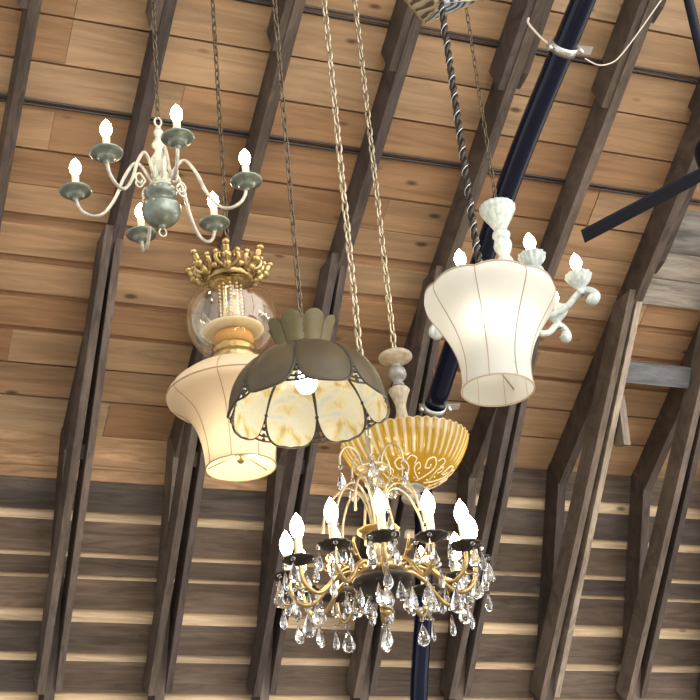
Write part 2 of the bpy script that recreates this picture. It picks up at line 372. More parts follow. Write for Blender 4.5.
def clamp(c, ax, side, L):
    c = Vector(c) - O; ax = Vector(ax).normalized(); s_ = Vector(side); s_ = (s_ - ax * s_.dot(ax)).normalized(); w = ax.cross(s_)
    b = MB(); ring = []
    n = 28
    for i in range(n):
        q = 2 * PI * i / n; ring.append((s_ * cos(q) + w * sin(q)))
    vs = []
    for rr in (.0575, .0635):
        for h in (-.021, .021):
            vs += [c + r_ * rr + ax * h for r_ in ring]
    fs = []
    for i in range(n):
        j = (i + 1) % n
        fs += [(i, j, n + j, n + i), (2 * n + i, 3 * n + i, 3 * n + j, 2 * n + j), (i, 2 * n + i, 2 * n + j, j), (n + i, n + j, 3 * n + j, 3 * n + i)]
    b.add(vs, fs, True)
    def tab(d0, d1, hw, th):
        p = [c + s_ * d + ax * h + w * k for k in (-th, th) for d, h in ((d0, -hw), (d1, -hw), (d1, hw), (d0, hw))]
        b.hexa(p)
    tab(.058, .058 + L, .02, .004); tab(-.085, -.058, .016, .008)
    b.tube([c + s_ * .085 - w * .03, c + s_ * .085 + w * .03], .009, 8)
    b.tube([c - s_ * .075 - w * .025, c - s_ * .075 + w * .025], .009, 8)
    return b
axu = Vector(pp[1]) - Vector(pp[0])
def onpipe(f): return Vector(pp[0]).lerp(Vector(pp[1]), f)
clamp(onpipe(.235), axu, (1, .1, .05), .09).build('clamp', M['zinc'], t)
clamp(Vector(pp[1]).lerp(Vector(pp[2]), .985), Vector(pp[2]) - Vector(pp[1]), (1, .1, 0), .09).build('clamp', M['zinc'], t)
clamp(low[2] + Vector((-.0, .02, -.02)), low[3] - low[2], (1, .05, 0), .10).build('clamp', M['zinc'], t)
cc = onpipe(.235) - O
b = MB(); b.tube(spline([cc + Vector((-.075, 0, 0)), cc + Vector((-.11, .0, .03)), cc + Vector((-.165, .0, .1)), cc + Vector((-.16, .0, .135))], 4), .006, 6); b.build('hook', M['wire'], t)
b = MB()
yw, zw = roofp(2.5, .20)
b.tube(spline([(3.36, 4.675, 4.172), (3.46, 4.727, 4.195), (3.564, 4.769, 4.258), (3.654, 4.802, 4.347), (3.803, 4.816, 4.535), (3.988, 4.844, 4.779), (4.12, 4.87, 4.95), (4.185, 4.9, 5.08)], 6), .0035, 6)
o = b.build('hanging_wire', M['wire'], loc=(0, 0, H)); tag(o, 'thin pale wire sweeping from the pipe clamp up to a rafter, top right', 'wire')

# ------------------------------------------------------------------ ceiling fan, mostly outside the frame
fx, fy, fz = 3.655, 4.262, 3.43
t = thing('ceiling_fan', 'black ceiling fan with one dark blade reaching in from the right edge', 'fan', (fx, fy, fz))
b = MB(); b.tube([(0, 0, .08), (0, 0, roof_z(fy) - fz - .01)], .022, 12); b.build('downrod', M['black_metal'], t)
b = MB(); b.lathe(prof([(0, .1), (.05, .1), (.11, .06), (.12, .0), (.1, -.06), (.04, -.08), (0, -.085)], 4), 28); b.build('motor', M['black_metal'], t)
b = MB(); b.lathe([(0, 0), (.07, 0), (.06, -.05), (.03, -.07), (0, -.07)], 20, (0, 0, roof_z(fy) - fz)); b.build('canopy', M['black_metal'], t)
ang0 = math.atan2(4.663 - fy, 3.171 - fx); ln = math.hypot(4.663 - fy, 3.171 - fx)
b = MB(); hw = .034
sec = [(.08, .03), (.16, hw), (ln, hw)]
for (r0, w0), (r1, w1) in zip(sec[:-1], sec[1:]):
    def zz(r, w): return -.03 - .30 * r + w * .2
    q = [(r0, -w0), (r1, -w1), (r1, w1), (r0, w0)]
    b.hexa([(x, y, zz(x, y) - .006) for x, y in q] + [(x, y, zz(x, y) + .006) for x, y in q])
bl = b.build('blade', M['black_metal'], t, rz=ang0)
for k in (1, 2): share(bl, 'blade', t, rz=ang0 + k * 2 * PI / 3)

# ------------------------------------------------------------------ helpers for lamps
def chain_mb(z0, z1, pitch=.034, wire=.0032, w=.009, swing=0., cord=True):
    b = MB(); n = max(1, int((z1 - z0) / pitch)); p = (z1 - z0) / n; hl = p * .62
    for i in range(n):
        zc = z0 + p * (i + .5); ring = []
        for q in range(12):
            a = 2 * PI * q / 12; lx = w * cos(a); lz = hl * sin(a) * 1.05
            a2 = (PI / 2 if i % 2 else 0) + .5
            ring.append((lx * cos(a2), lx * sin(a2), zc + lz))
        b.tube(ring, wire, 6, cyc=True)
    if cord:
        b.tube([(.006 * sin(i * .9), .006 * cos(i * .9), z0 + (z1 - z0) * i / (n * 2)) for i in range(n * 2 + 1)], .0022, 5)
    return b
def hang(t, x, y, zref, z0, mat, **k):
    zt = roof_z(y) - .005
    chain_mb(z0 - zref, zt - zref - .03, **k).build('chain', mat, t)
    b = MB(); b.lathe([(0, 0), (.03, 0), (.028, -.012), (.012, -.022), (.006, -.03), (0, -.032)], 16, (0, 0, zt - zref)); b.build('ceiling_hook', mat, t)
def bulb_mb(r, h, zc):
    return MB().lathe(prof([(0, -h * .46), (r * .55, -h * .45), (r * .92, -h * .22), (r, -h * .02), (r * .78, h * .2), (r * .4, h * .38), (r * .1, h * .5), (0, h * .53)], 4), 16, (0, 0, zc))

# ------------------------------------------------------------------ six-arm verdigris chandelier
x, y, zr = 1.247, 4.232, 2.872
t = thing('six_arm_chandelier', 'six-arm candle chandelier in cream and verdigris finish, hanging top left', 'chandelier', (x, y, zr))
hang(t, x, y, zr, 3.165, M['dark_chain'], pitch=.036, wire=.0026, w=.008)
Z = lambda l: [(r, z - zr) for r, z in l]
b = MB(); b.lathe(prof(Z([(0, 3.13), (.007, 3.128), (.008, 3.12), (.014, 3.103), (.009, 3.088), (.011, 3.077), (.02, 3.055), (.02, 3.048), (.012, 3.032), (.013, 3.022), (.025, 2.995), (.0275, 2.978), (.018, 2.945), (.023, 2.935), (.026, 2.925), (.021, 2.915), (.033, 2.885), (.034, 2.87)]), 3), 28)
b.v = [(p[0] * 1.2, p[1] * 1.2, p[2]) for p in b.v]
b.build('column', M['verdigris'], t)
b = MB(); b.tube([(.012 * sin(a), 0, 3.148 - zr + .018 * cos(a)) for a in [i * PI / 6 for i in range(12)]], .0035, 6, cyc=True); b.build('loop', M['verdigris'], t)
b = MB(); b.lathe(prof(Z([(.03, 2.875), (.052, 2.868), (.055, 2.86), (.05, 2.845), (.038, 2.832), (.033, 2.82), (.034, 2.812)]), 3), 32); b.build('hub_plate', M['verdigris_dark'], t)
b = MB(); b.lathe(prof(Z([(.034, 2.815), (.058, 2.81), (.066, 2.80), (.066, 2.79), (.06, 2.765), (.045, 2.745), (.024, 2.734), (.01, 2.73), (.011, 2.722), (0, 2.715)]), 3), 32); b.build('bowl', M['verdigris_dark'], t)
b = MB(); b.tube([(.012 * sin(a) + .002, 0, 2.705 - zr + .016 * cos(a)) for a in [i * PI / 6 for i in range(12)]], .003, 6, cyc=True); b.build('bottom_ring', M['verdigris'], t)
A = MB(); A.tube(rpath([(.026, .03), (.040, .055), (.062, .098), (.088, .106), (.122, .05), (.15, -.025), (.185, -.08), (.22, -.095), (.255, -.08), (.275, -.05), (.283, -.01)], 6), .0062, 8)
S = MB(); S.tube(rpath([(.055, .02), (.075, .045), (.09, .03), (.085, .01), (.07, .008), (.068, .02)], 4), .004, 6); S.tube(rpath([(.055, .02), (.075, -.01), (.09, 0), (.088, .012)], 4), .0035, 6)
Dp = MB(); Dp.lathe(prof([(.006, -.034), (.010, -.026), (.016, -.023), (.024, -.019), (.030, -.010), (.036, -.006), (.050, .000), (.0545, .006), (.0525, .009), (.045, .003), (.03, -.003), (.01, -.005)], 4), 36)
Sl = MB(); Sl.lathe([(0, -.008), (.0125, -.008), (.0125, .07), (.0105, .073), (0, .073)], 16)
Bu = bulb_mb(.0195, .066, .103)
first = None
for k, (an, R) in enumerate([(-22.4, .289), (35.3, .295), (87.7, .300), (162.8, .282), (-144.5, .273), (-94.7, .296)]):
    a = rad(an); sc = R / .283
    if first is None:
        arm = A.build('arm', M['arm_grey'], t); p = Dp.build('drip_pan', M['verdigris_dark'], arm); s_ = Sl.build('candle_sleeve', M['sleeve'], arm); bu = Bu.build('bulb', M['bulb'], arm); scr = S.build('scroll', M['verdigris'], t); first = (arm, p, s_, bu, scr)
    else:
        arm = share(first[0], 'arm', t); p = share(first[1], 'drip_pan', arm); s_ = share(first[2], 'candle_sleeve', arm); bu = share(first[3], 'bulb', arm); scr = share(first[4], 'scroll', t)
    arm.rotation_euler.z = a; arm.scale.x = sc; scr.rotation_euler.z = a + rad(28)
    for q in (p, s_, bu): q.location = (.283, 0, 0); q.scale.x = 1 / sc

# ------------------------------------------------------------------ hanging oil lamp with crown, globe and beige shade
x, y, zr = 1.625, 4.673, 2.072
t = thing('globe_lamp', 'hanging lamp with brass crown, clear glass globe and flared beige fabric shade', 'pendant lamp', (x, y, zr))
hang(t, x, y, zr, 2.93, M['dark_chain'], pitch=.038, wire=.0028, w=.009)
Z = lambda l: [(r, z - zr) for r, z in l]
b = MB(); b.lathe(prof(Z([(.03, 2.865), (.06, 2.86), (.084, 2.845), (.088, 2.828), (.084, 2.812), (.075, 2.808), (.05, 2.83), (.03, 2.85)]), 3), 32)
for k in range(16):
    a = 2 * PI * k / 16; b.ball((.087 * cos(a), .087 * sin(a), 2.832 - zr), .0085, 8)
b.tube(Z([(0, 2.86)]) and [(0, 0, 2.85 - zr), (0, 0, 2.945 - zr)], .008, 8); b.build('crown_ring', M['brass'], t)
tn = MB()
tn.tube(rpath([(.086, 2.84 - zr), (.105, 2.85 - zr), (.127, 2.872 - zr), (.145, 2.902 - zr)], 4), .0125, 8)
tn.ball((.150, 0, 2.908 - zr), .0150, 10); tn.ball((.128, 0, 2.868 - zr), .0185, 10); tn.ball((.104, 0, 2.848 - zr), .015, 10)
for sg in (-1, 1):
    tn.tube(spline([(.09, .006 * sg, 2.845 - zr), (.102, .030 * sg, 2.853 - zr), (.114, .040 * sg, 2.872 - zr), (.116, .030 * sg, 2.886 - zr), (.109, .022 * sg, 2.878 - zr), (.110, .028 * sg, 2.868 - zr)], 4), .0088, 7)
    tn.ball((.119, .037 * sg, 2.890 - zr), .012, 8); tn.ball((.097, .045 * sg, 2.847 - zr), .011, 8)
tn.v = [(p[0] * 1.03, p[1] * 1.03, p[2] - .018) for p in tn.v]
t0 = None
for k in range(7):
    a = rad(-111) + 2 * PI * k / 7
    if t0 is None: t0 = tn.build('crown_tine', M['brass'], t, rz=a)
    else: share(t0, 'crown_tine', t, rz=a)
gz = 2.655
pg = [(.166 * sin(q), gz + .164 * -cos(q) - zr) for q in [.50 + (2.62 - .50) * i / 26 for i in range(27)]]
b = MB(); b.lathe(pg, 56); b.build('glass_globe', M['globe_glass'], t)
b = MB(); b.lathe(prof(Z([(.034, 2.64), (.040, 2.67), (.037, 2.72), (.035, 2.81)]), 4), 48, mod=lambda a, j, r, z: (r + .0016 * cos(24 * a), z)); b.build('chimney', M['globe_glass'], t)
b = MB()
for k in range(10):
    for q in range(9):
        a = k * PI / 5; b.ball((.041 * cos(a), .041 * sin(a), 2.665 - zr + q * .015), .0042, 6)
b.build('chimney_beading', M['sleeve'], t)
b = MB(); b.lathe(prof(Z([(.03, 2.632), (.07, 2.625), (.108, 2.61), (.11, 2.604), (.09, 2.596), (.05, 2.595), (.02, 2.6)]), 3), 40); b.build('burner_plate', M['sleeve'], t)
b = MB(); b.lathe(prof(Z([(.02, 2.6), (.062, 2.59), (.072, 2.568), (.066, 2.548), (.05, 2.54)]), 3), 48, mod=lambda a, j, r, z: (r * (1 + .04 * cos(20 * a)), z)); b.build('burner_gallery', M['amber_cup'], t)
b = MB(); b.lathe(prof(Z([(.05, 2.545), (.07, 2.54), (.078, 2.527), (.074, 2.51), (.084, 2.495), (.086, 2.478), (.07, 2.455), (.03, 2.45)]), 3), 48, mod=lambda a, j, r, z: (r * (1 + .025 * cos(18 * a)), z)); b.build('base_ring', M['brass'], t)
sp = prof(Z([(.121, 2.072), (.124, 2.12), (.131, 2.17), (.146, 2.225), (.170, 2.272), (.205, 2.305), (.235, 2.325), (.247, 2.345), (.240, 2.366), (.21, 2.40), (.16, 2.435), (.10, 2.455), (.07, 2.46)]), 4)
b = MB(); b.lathe(sp, 64); shade = b.build('lamp_shade', M['shade_beige'], t)
b = MB()
for k in range(8):
    a = rad(-78) + 2 * PI * k / 8; b.tube([((r + .001) * cos(a), (r + .001) * sin(a), z) for r, z in sp], .0016, 5)
for r, z in ((.1215, 0), (.2475, 2.347 - zr)): b.tube([(r * cos(q), r * sin(q), z) for q in [i * 2 * PI / 64 for i in range(64)]], .0028, 6, cyc=True)
b.build('piping', M['trim_brown'], shade)
b = MB(); b.tube([(0, 0, 2.04 - zr + .05), (0, 0, 2.452 - zr)], .006, 8); b.ball((0, 0, .03), .014); b.lathe([(0, .05), (.02, .055), (.012, .065), (0, .07)], 12)
for k in range(3):
    a = 2 * PI * k / 3 + .4; b.tube([(0, 0, .055), (.12 * cos(a), .12 * sin(a), .02)], .0025, 5)
b.build('spider_fitting', M['brass'], t)
for sx in (-1, 1):
    bulb_mb(.026, .085, 0).build('bulb', M['bulb_in'], t, loc=(.045 * sx, -.01, 2.155 - zr))

# ------------------------------------------------------------------ flower-petal slag glass lamp
x, y, zr = 1.434, 3.540, 1.76
t = thing('petal_glass_lamp', 'domed stained glass lamp of eight cream petals with an olive gallery on top', 'pendant lamp', (x, y, zr))
hang(t, x, y, zr, 1.985, M['dark_chain'], pitch=.036, wire=.0026, w=.0075)
dome = prof([(.066, .158), (.10, .152), (.14, .134), (.172, .104), (.196, .066), (.208, .03), (.2135, -.005), (.2150, -.022)], 4)
nd = len(dome); half = PI / 8
def petal(off_r, thick):
    """a petal of the dome: full sector width at the top and a round lower end"""
    rows = []; nu = 14
    for j, (r, z) in enumerate(dome):
        tt = j / (nd - 1)
        w = 1. if tt < .54 else math.sqrt(max(0., 1 - ((tt - .54) / .46) ** 2))
        row = []
        for i in range(nu + 1):
            s_ = (2 * i / nu - 1) * w
            bul = .0045 * (1 - s_ * s_) * (1 - .3 * tt)
            a = s_ * half * .985; rr = r + bul + off_r - .006 * abs(s_) ** 3
            row.append((rr * cos(a), rr * sin(a), z + bul * .3))
        rows.append(row)
    return rows
ro = petal(.002, 0); ri = petal(-.002, 0); nu = 15
def rows_faces(n): return [(j * nu + i, j * nu + i + 1, (j + 1) * nu + i + 1, (j + 1) * nu + i) for j in range(n - 1) for i in range(nu - 1)]
pm = MB(); pm.cur = 0; pm.add([p for r_ in ri for p in r_], rows_faces(nd), True); pm.cur = 1; pm.add([p for r_ in ro for p in r_], rows_faces(nd), True)
cm = MB()
edge = [r_[0] for r_ in ro] + [ro[-1][7]] + [r_[-1] for r_ in ro][::-1]
cm.tube([p for i, p in enumerate(edge)], .0042, 6)
p0 = None
fil = MB()
tip = [r_[-1] for r_ in petal(0, 0)]
q0 = int(nd * .70)
A0 = Vector(tip[q0]); B0 = Vector(tip[int(nd * .93)])
def rotz(p, a): return Vector((p[0] * cos(a) - p[1] * sin(a), p[0] * sin(a) + p[1] * cos(a), p[2]))
for s in range(5):
    f = s / 4; q = min(nd - 1, int(nd * (.62 + .27 * f)))
    L_ = Vector(tip[q]); R_ = rotz(petal(0, 0)[q][0], 2 * half)
    fil.tube([L_, (L_ + R_) / 2 + Vector((0, 0, -.004)), R_], .0032, 5)
    fil.ball(tuple((L_ + R_) / 2), .006, 8)
for k in range(8):
    a = rad(-96) + k * PI / 4
    if p0 is None:
        pt = pm.build('petal_panel', [M['slag'], M['slag_out']], t, rz=a); ca = cm.build('lead_came', M['lead'], pt); fi = fil.build('filigree', M['lead'], t, rz=a); p0 = (pt, ca, fi)
    else:
        pt = share(p0[0], 'petal_panel', t, rz=a); share(p0[1], 'lead_came', pt); share(p0[2], 'filigree', t, rz=a)
b = MB(); b.lathe(prof([(.03, .175), (.06, .184), (.066, .172), (.070, .160), (.064, .152), (.04, .162)], 3), 40)
for k in range(32): b.ball((.069 * cos(k * PI / 16), .069 * sin(k * PI / 16), .17), .006, 6)
b.build('collar', M['lead'], t)
gm = MB()
for off, cur in ((0, 0),):
    rows = []
    for j in range(9):
        tt = j / 8; r = .062 + .03 * tt; z = .176 + .082 * tt
        w = 1. if tt < .75 else .72 + .28 * math.sqrt(max(0, 1 - ((tt - .75) / .25) ** 2))
        rows.append([((r + .006 * (1 - s_ * s_)) * cos(s_ * w * half * .97), (r + .006 * (1 - s_ * s_)) * sin(s_ * w * half * .97), z - (.008 * s_ * s_ if tt > .8 else 0)) for s_ in [i / 4 - 1 for i in range(9)]])
    n9 = 9
    vs = [p for r_ in rows for p in r_]; vi = [(p[0] * .965, p[1] * .965, p[2]) for p in vs]
    F = [(j * n9 + i, j * n9 + i + 1, (j + 1) * n9 + i + 1, (j + 1) * n9 + i) for j in range(8) for i in range(8)]
    gm.add(vs, F, True); gm.add(vi, F, True)
    top_ = [8 * 9 + i for i in range(9)]
    gm.add([vs[i] for i in top_] + [vi[i] for i in top_], [(i, i + 1, 10 + i, 9 + i) for i in range(8)], True)
g0 = None
for k in range(8):
    a = rad(-86) + k * PI / 4
    if g0 is None: g0 = gm.build('gallery_panel', M['gallery'], t, rz=a)
    else: share(g0, 'gallery_panel', t, rz=a)
b = MB(); b.lathe([(0, .225), (.014, .225), (.02, .2), (.018, .13), (.014, .125), (0, .125)], 16); b.build('socket', M['pale_brass'], t)
b = MB(); b.ball((0, 0, .078), .031, 16, 1.12); b.build('bulb', M['bulb_dome'], t)

# ------------------------------------------------------------------ amber bowl pendant
x, y, zr = 2.127, 4.401, 2.082
t = thing('bowl_pendant', 'fluted amber glass bowl pendant with cream scrollwork, behind the crystal chandelier', 'pendant lamp', (x, y, zr))
hang(t, x, y, zr, 2.43, M['brass_chain'], pitch=.04, wire=.0036, w=.010)
Z = lambda l: [(r, z - zr) for r, z in l]
b = MB(); b.lathe(prof(Z([(0, 2.437), (.02, 2.436), (.05, 2.428), (.0595, 2.417), (.056, 2.405), (.03, 2.39), (.016, 2.384), (.014, 2.378)]), 3), 28); b.build('stem_cap', M['cream_stem'], t)
b = MB(); b.lathe(prof(Z([(.012, 2.378), (.026, 2.37), (.033, 2.35), (.030, 2.335), (.017, 2.318), (.02, 2.31), (.022, 2.303), (.014, 2.297)]), 3), 28); b.build('stem_ball', M['stem_grey'], t)
b = MB(); b.lathe(prof(Z([(.012, 2.297), (.03, 2.293), (.036, 2.283), (.03, 2.265), (.02, 2.235), (.0175, 2.21), (.022, 2.18), (.035, 2.15), (.05, 2.135), (.05, 2.12), (.03, 2.11)]), 3), 36, mod=lambda a, j, r, z: (r * (1 + .035 * cos(12 * a)), z)); b.build('baluster', M['cream_stem'], t)
NF = 44
bp_ = prof(Z([(.03, 1.926), (.07, 1.931), (.11, 1.944), (.145, 1.965), (.172, 1.993), (.195, 2.028), (.209, 2.056), (.2195, 2.084)]), 4)
b = MB(); n = NF * 8; vs = []; tn_ = []; k = len(bp_)
for i in range(n):
    a = 2 * PI * i / n; c_ = cos(NF * a)
    for j, (r, z) in enumerate(bp_):
        f = min(1, max(0, (r - .158) / .012)); rim = max(0, (r - .206) / .0135)
        vs.append(((r + .0028 * f * -abs(cos(NF * a / 2)) ** 1 + .002 * f) * cos(a), (r + .0028 * f * -abs(cos(NF * a / 2)) + .002 * f) * sin(a), z + .005 * rim * (abs(sin(NF * a / 2)) - .4)))
        rd = abs(cos(NF * a / 2)) > .86
        tn_.append(max(f * (.95 if rd else 0.), .9 if j == k - 1 else 0))
fs = [(i * k + j, ((i + 1) % n) * k + j, ((i + 1) % n) * k + j + 1, i * k + j + 1) for i in range(n) for j in range(k - 1)]
b.add(vs, fs, True, tn_); bowl = b.build('glass_bowl', M['amber'], t, attr='ridge')
def zb(r):
    for (r0, z0), (r1, z1) in zip(bp_[:-1], bp_[1:]):
        if r0 <= r <= r1: return z0 + (z1 - z0) * (r - r0) / (r1 - r0)
    return bp_[0][1] if r < bp_[0][0] else bp_[-1][1]
b = MB()
def relief(pl, rr):
    q = []
    for r, a in pl: q.append(Vector((r * cos(a), r * sin(a), 0)))
    q = spline(q, 6); b.tube([(p.x, p.y, zb(math.hypot(p.x, p.y)) - .0015) for p in q], rr, 6)
for k_ in range(8):
    a = 2 * PI * k_ / 8
    relief([(.05, a), (.085, a + .28), (.125, a + .36), (.152, a + .22), (.145, a + .06), (.12, a + .06), (.118, a + .19), (.132, a + .18)], .0026)
    relief([(.06, a + .1), (.088, a - .18), (.118, a - .26), (.135, a - .16), (.12, a - .09), (.108, a - .15)], .0022)
    relief([(.145, a + .34), (.156, a + .44), (.148, a + .56), (.130, a + .52)], .0022)
    for q in range(3):
        aa = a + .3 + q * .13; r = .068 + .024 * q; b.ball((r * cos(aa + .3), r * sin(aa + .3), zb(r) - .001), .0034, 6)
b.build('relief_scroll', M['sleeve'], bowl)
b = MB(); b.lathe(prof(Z([(.02, 1.935), (.042, 1.924), (.046, 1.916), (.036, 1.906), (.03, 1.895), (.034, 1.885), (.026, 1.87), (.012, 1.862), (0, 1.858)]), 3), 28, mod=lambda a, j, r, z: (r * (1 + .05 * cos(8 * a)), z)); b.build('finial', M['stem_grey'], t)
b = MB(); b.tube([(0, 0, 1.92 - zr), (0, 0, 2.12 - zr)], .008, 10); b.build('stem_rod', M['cream_stem'], t)
bulb_mb(.025, .075, 0).build('bulb', M['bulb_bowl'], t, loc=(.125, -.045, 2.055 - zr))
bulb_mb(.025, .075, 0).build('bulb', M['bulb_bowl'], t, loc=(-.10, .07, 2.05 - zr))

# ------------------------------------------------------------------ crystal chandelier
x, y, zr = 1.759, 3.884, 1.538
t = thing('crystal_chandelier', 'twelve-light brass chandelier hung with clear crystal drops, lowest in the photo', 'chandelier', (x, y, zr))
hang(t, x, y, zr, 1.845, M['brass_chain'], pitch=.038, wire=.0036, w=.010)
Z = lambda l: [(r, z - zr) for r, z in l]
b = MB(); b.lathe(prof(Z([(.006, 1.855), (.012, 1.85), (.008, 1.83), (.014, 1.82), (.01, 1.80), (.009, 1.76), (.01, 1.745), (.011, 1.73), (.011, 1.6), (.012, 1.56), (.02, 1.555), (.011, 1.55), (.011, 1.45)]), 3), 20); b.build('column', M['pale_brass'], t)
cr = lambda: MB()
b = MB(); b.lathe(prof(Z([(.012, 1.752), (.035, 1.748), (.047, 1.752), (.049, 1.748), (.036, 1.738), (.012, 1.735)]), 3), 32, mod=lambda a, j, r, z: (r * (1 + .05 * cos(10 * a)), z)); b.build('upper_dish', M['pale_brass'], t)
b = MB(); b.lathe(prof(Z([(.012, 1.73), (.024, 1.715), (.026, 1.695), (.014, 1.675), (.024, 1.655), (.022, 1.63), (.012, 1.62)]), 3), 10); b.build('glass_spindle', M['crystal'], t)
b = MB(); b.lathe(prof(Z([(.012, 1.555), (.045, 1.548), (.060, 1.556), (.062, 1.551), (.045, 1.538), (.012, 1.535)]), 3), 40, mod=lambda a, j, r, z: (r * (1 + .04 * cos(12 * a)), z)); b.build('middle_dish', M['brass'], t)
b = MB(); b.lathe(prof(Z([(.012, 1.53), (.03, 1.52), (.04, 1.50), (.036, 1.475), (.016, 1.455)]), 3), 12); b.build('glass_ball', M['crystal'], t)
b = MB(); b.lathe(prof(Z([(.015, 1.455), (.05, 1.452), (.066, 1.44), (.07, 1.425), (.06, 1.412)]), 4), 72, mod=lambda a, j, r, z: (r * (1 + .06 * abs(cos(6 * a))), z)); b.build('leaf_collar', M['brass'], t)
b = MB(); b.lathe(prof(Z([(.06, 1.418), (.082, 1.41), (.088, 1.40), (.080, 1.385), (.055, 1.372), (.02, 1.368)]), 4), 40); b.build('hub_dish', M['black_iron'], t)
b = MB(); b.lathe(prof(Z([(.02, 1.37), (.018, 1.36), (.012, 1.345), (.012, 1.315), (.016, 1.305), (.006, 1.295), (0, 1.293)]), 3), 20)
b.tube([(.016 * cos(i * .8), .016 * sin(i * .8), 1.365 - zr - i * .0022) for i in range(28)], .0032, 6); b.build('bottom_finial', M['brass'], t)
# crystals
def drop(w, h, th, ztop):      # faceted flat teardrop hanging from ztop
    lv = [(0.02, 0), (.30, -.16), (.62, -.36), (.92, -.6), (1., -.73), (.86, -.87), (.5, -.965), (.05, -1.)]
    b = MB(); vs = []; fs = []; n = 8
    for r, z in lv:
        for i in range(n):
            a = 2 * PI * i / n + PI / 8; vs.append((r * w * cos(a), r * th * sin(a), ztop + z * h))
    for j in range(len(lv) - 1):
        for i in range(n): fs.append((j * n + i, j * n + (i + 1) % n, (j + 1) * n + (i + 1) % n, (j + 1) * n + i))
    fs += [tuple(range(n)), tuple(range((len(lv) - 1) * n, len(lv) * n))[::-1]]
    b.add(vs, fs); return b
def bead(r, ztop): 
    b = MB(); b.lathe([(0, 0), (r * .7, -.35 * r), (r, -r), (r * .7, -1.65 * r), (0, -2 * r)], 8, (0, 0, ztop)); b.sm = [False] * len(b.sm); return b
kinds = {}
def crystal_at(p, kind):
    w, h, th, br, gap = {'big': (.0205, .070, .010, .0075, .004), 'mid': (.0175, .060, .009, .007, .003), 'slim': (.0115, .058, .008, .0065, .003), 'small': (.008, .032, .006, .005, .002)}[kind]
    rz = random.uniform(0, PI)
    if kind not in kinds:
        o = drop(w, h, th, -2 * br - gap).build('crystal_drop', M['crystal'], t, loc=p, rz=rz)
        q = bead(br, 0).build('crystal_bead', M['crystal'], o); kinds[kind] = (o, q)
    else:
        o = share(kinds[kind][0], 'crystal_drop', t, p, rz); share(kinds[kind][1], 'crystal_bead', o)
    return o
RR = .269; pz = -.103
A = MB(); A.tube(rpath([(.055, -.115), (.08, -.103), (.115, -.108), (.15, -.132), (.185, -.172), (.218, -.192), (.248, -.178), (.265, -.15), (.269, pz - .012)], 6), .0068, 8)
A.tube(rpath([(.12, -.11), (.14, -.09), (.155, -.06), (.15, -.045)], 5), .004, 6); A.tube(rpath([(.14, -.092), (.155, -.098), (.168, -.085)], 4), .0035, 6)
A.tube(rpath([(.25, -.176), (.275, -.185), (.29, -.178)], 4), .003, 6)
Dp = MB(); Dp.lathe(prof([(.006, -.016), (.016, -.012), (.03, -.004), (.044, 0), (.047, .006), (.043, .006), (.02, .002), (0, .002)], 3), 40, mod=lambda a, j, r, z: (r * (1 + .05 * cos(10 * a)), z))
Sl = MB(); Sl.lathe(prof([(.0135, .002), (.0145, .01), (.0115, .02), (.0115, .062), (.0125, .067), (0, .068)], 3), 16)
Bu = bulb_mb(.0195, .076, -pz)
first = None
for k in range(12):
    a = rad(-21.8 - 30 * k)
    if first is None:
        arm = A.build('arm', M['brass'], t); p = Dp.build('drip_pan', M['black_iron'], arm); s_ = Sl.build('candle_sleeve', M['sleeve'], arm); bu = Bu.build('bulb', M['bulb'], arm); first = (arm, p, s_, bu)
    else:
        arm = share(first[0], 'arm', t); p = share(first[1], 'drip_pan', arm); s_ = share(first[2], 'candle_sleeve', arm); bu = share(first[3], 'bulb', arm)
    arm.rotation_euler.z = a
    for q in (p, s_, bu): q.location = (RR, 0, pz)
    def rot(r, da, z): return (r * cos(a + da), r * sin(a + da), z)
    c0 = Vector(rot(RR, 0, pz))
    for q in range(4):
        e = a + rad(45 + 90 * q + random.uniform(-12, 12)); w = c0 + Vector((.046 * cos(e), .046 * sin(e), .0))
        crystal_at(tuple(w), random.choice(['slim', 'mid', 'slim']))
    crystal_at(rot(.222, 0, -.196), 'big')
    crystal_at(rot(.292, 0, -.182), 'mid' if k % 2 else 'slim')
for k in range(8):
    a = 2 * PI * k / 8 + .2; crystal_at((.082 * cos(a), .082 * sin(a), 1.392 - zr), 'big' if k % 2 else 'mid')
crystal_at((0, 0, 1.294 - zr), 'big')
# fountain of drooping fronds and the small hooks above
Fr = MB(); Fr.tube(rpath([(.016, 1.556 - zr), (.022, 1.62 - zr), (.045, 1.675 - zr), (.08, 1.695 - zr), (.12, 1.672 - zr), (.15, 1.62 - zr), (.16, 1.565 - zr)], 5), .0043, 7)
f0 = None
for k in range(10):
    a = 2 * PI * k / 10 + .15; sc = .86 if k % 2 else 1.
    if f0 is None: fr = f0 = Fr.build('frond', M['pale_brass'], t)
    else: fr = share(f0, 'frond', t)
    fr.rotation_euler.z = a; fr.scale = (sc, sc, 1)
    if k % 2: crystal_at((.16 * sc * cos(a), .16 * sc * sin(a), 1.566 - zr), 'slim')
Hk = MB(); Hk.tube(rpath([(.03, 1.745 - zr), (.036, 1.785 - zr), (.056, 1.812 - zr), (.08, 1.81 - zr), (.096, 1.785 - zr), (.098, 1.755 - zr)], 5), .0038, 7)
h0 = None
for k in range(5):
    a = rad(-112) + 2 * PI * k / 5
    if h0 is None: hk = h0 = Hk.build('hook_arm', M['pale_brass'], t)
    else: hk = share(h0, 'hook_arm', t)
    hk.rotation_euler.z = a
    o = crystal_at((.098 * cos(a), .098 * sin(a), 1.755 - zr), 'mid')

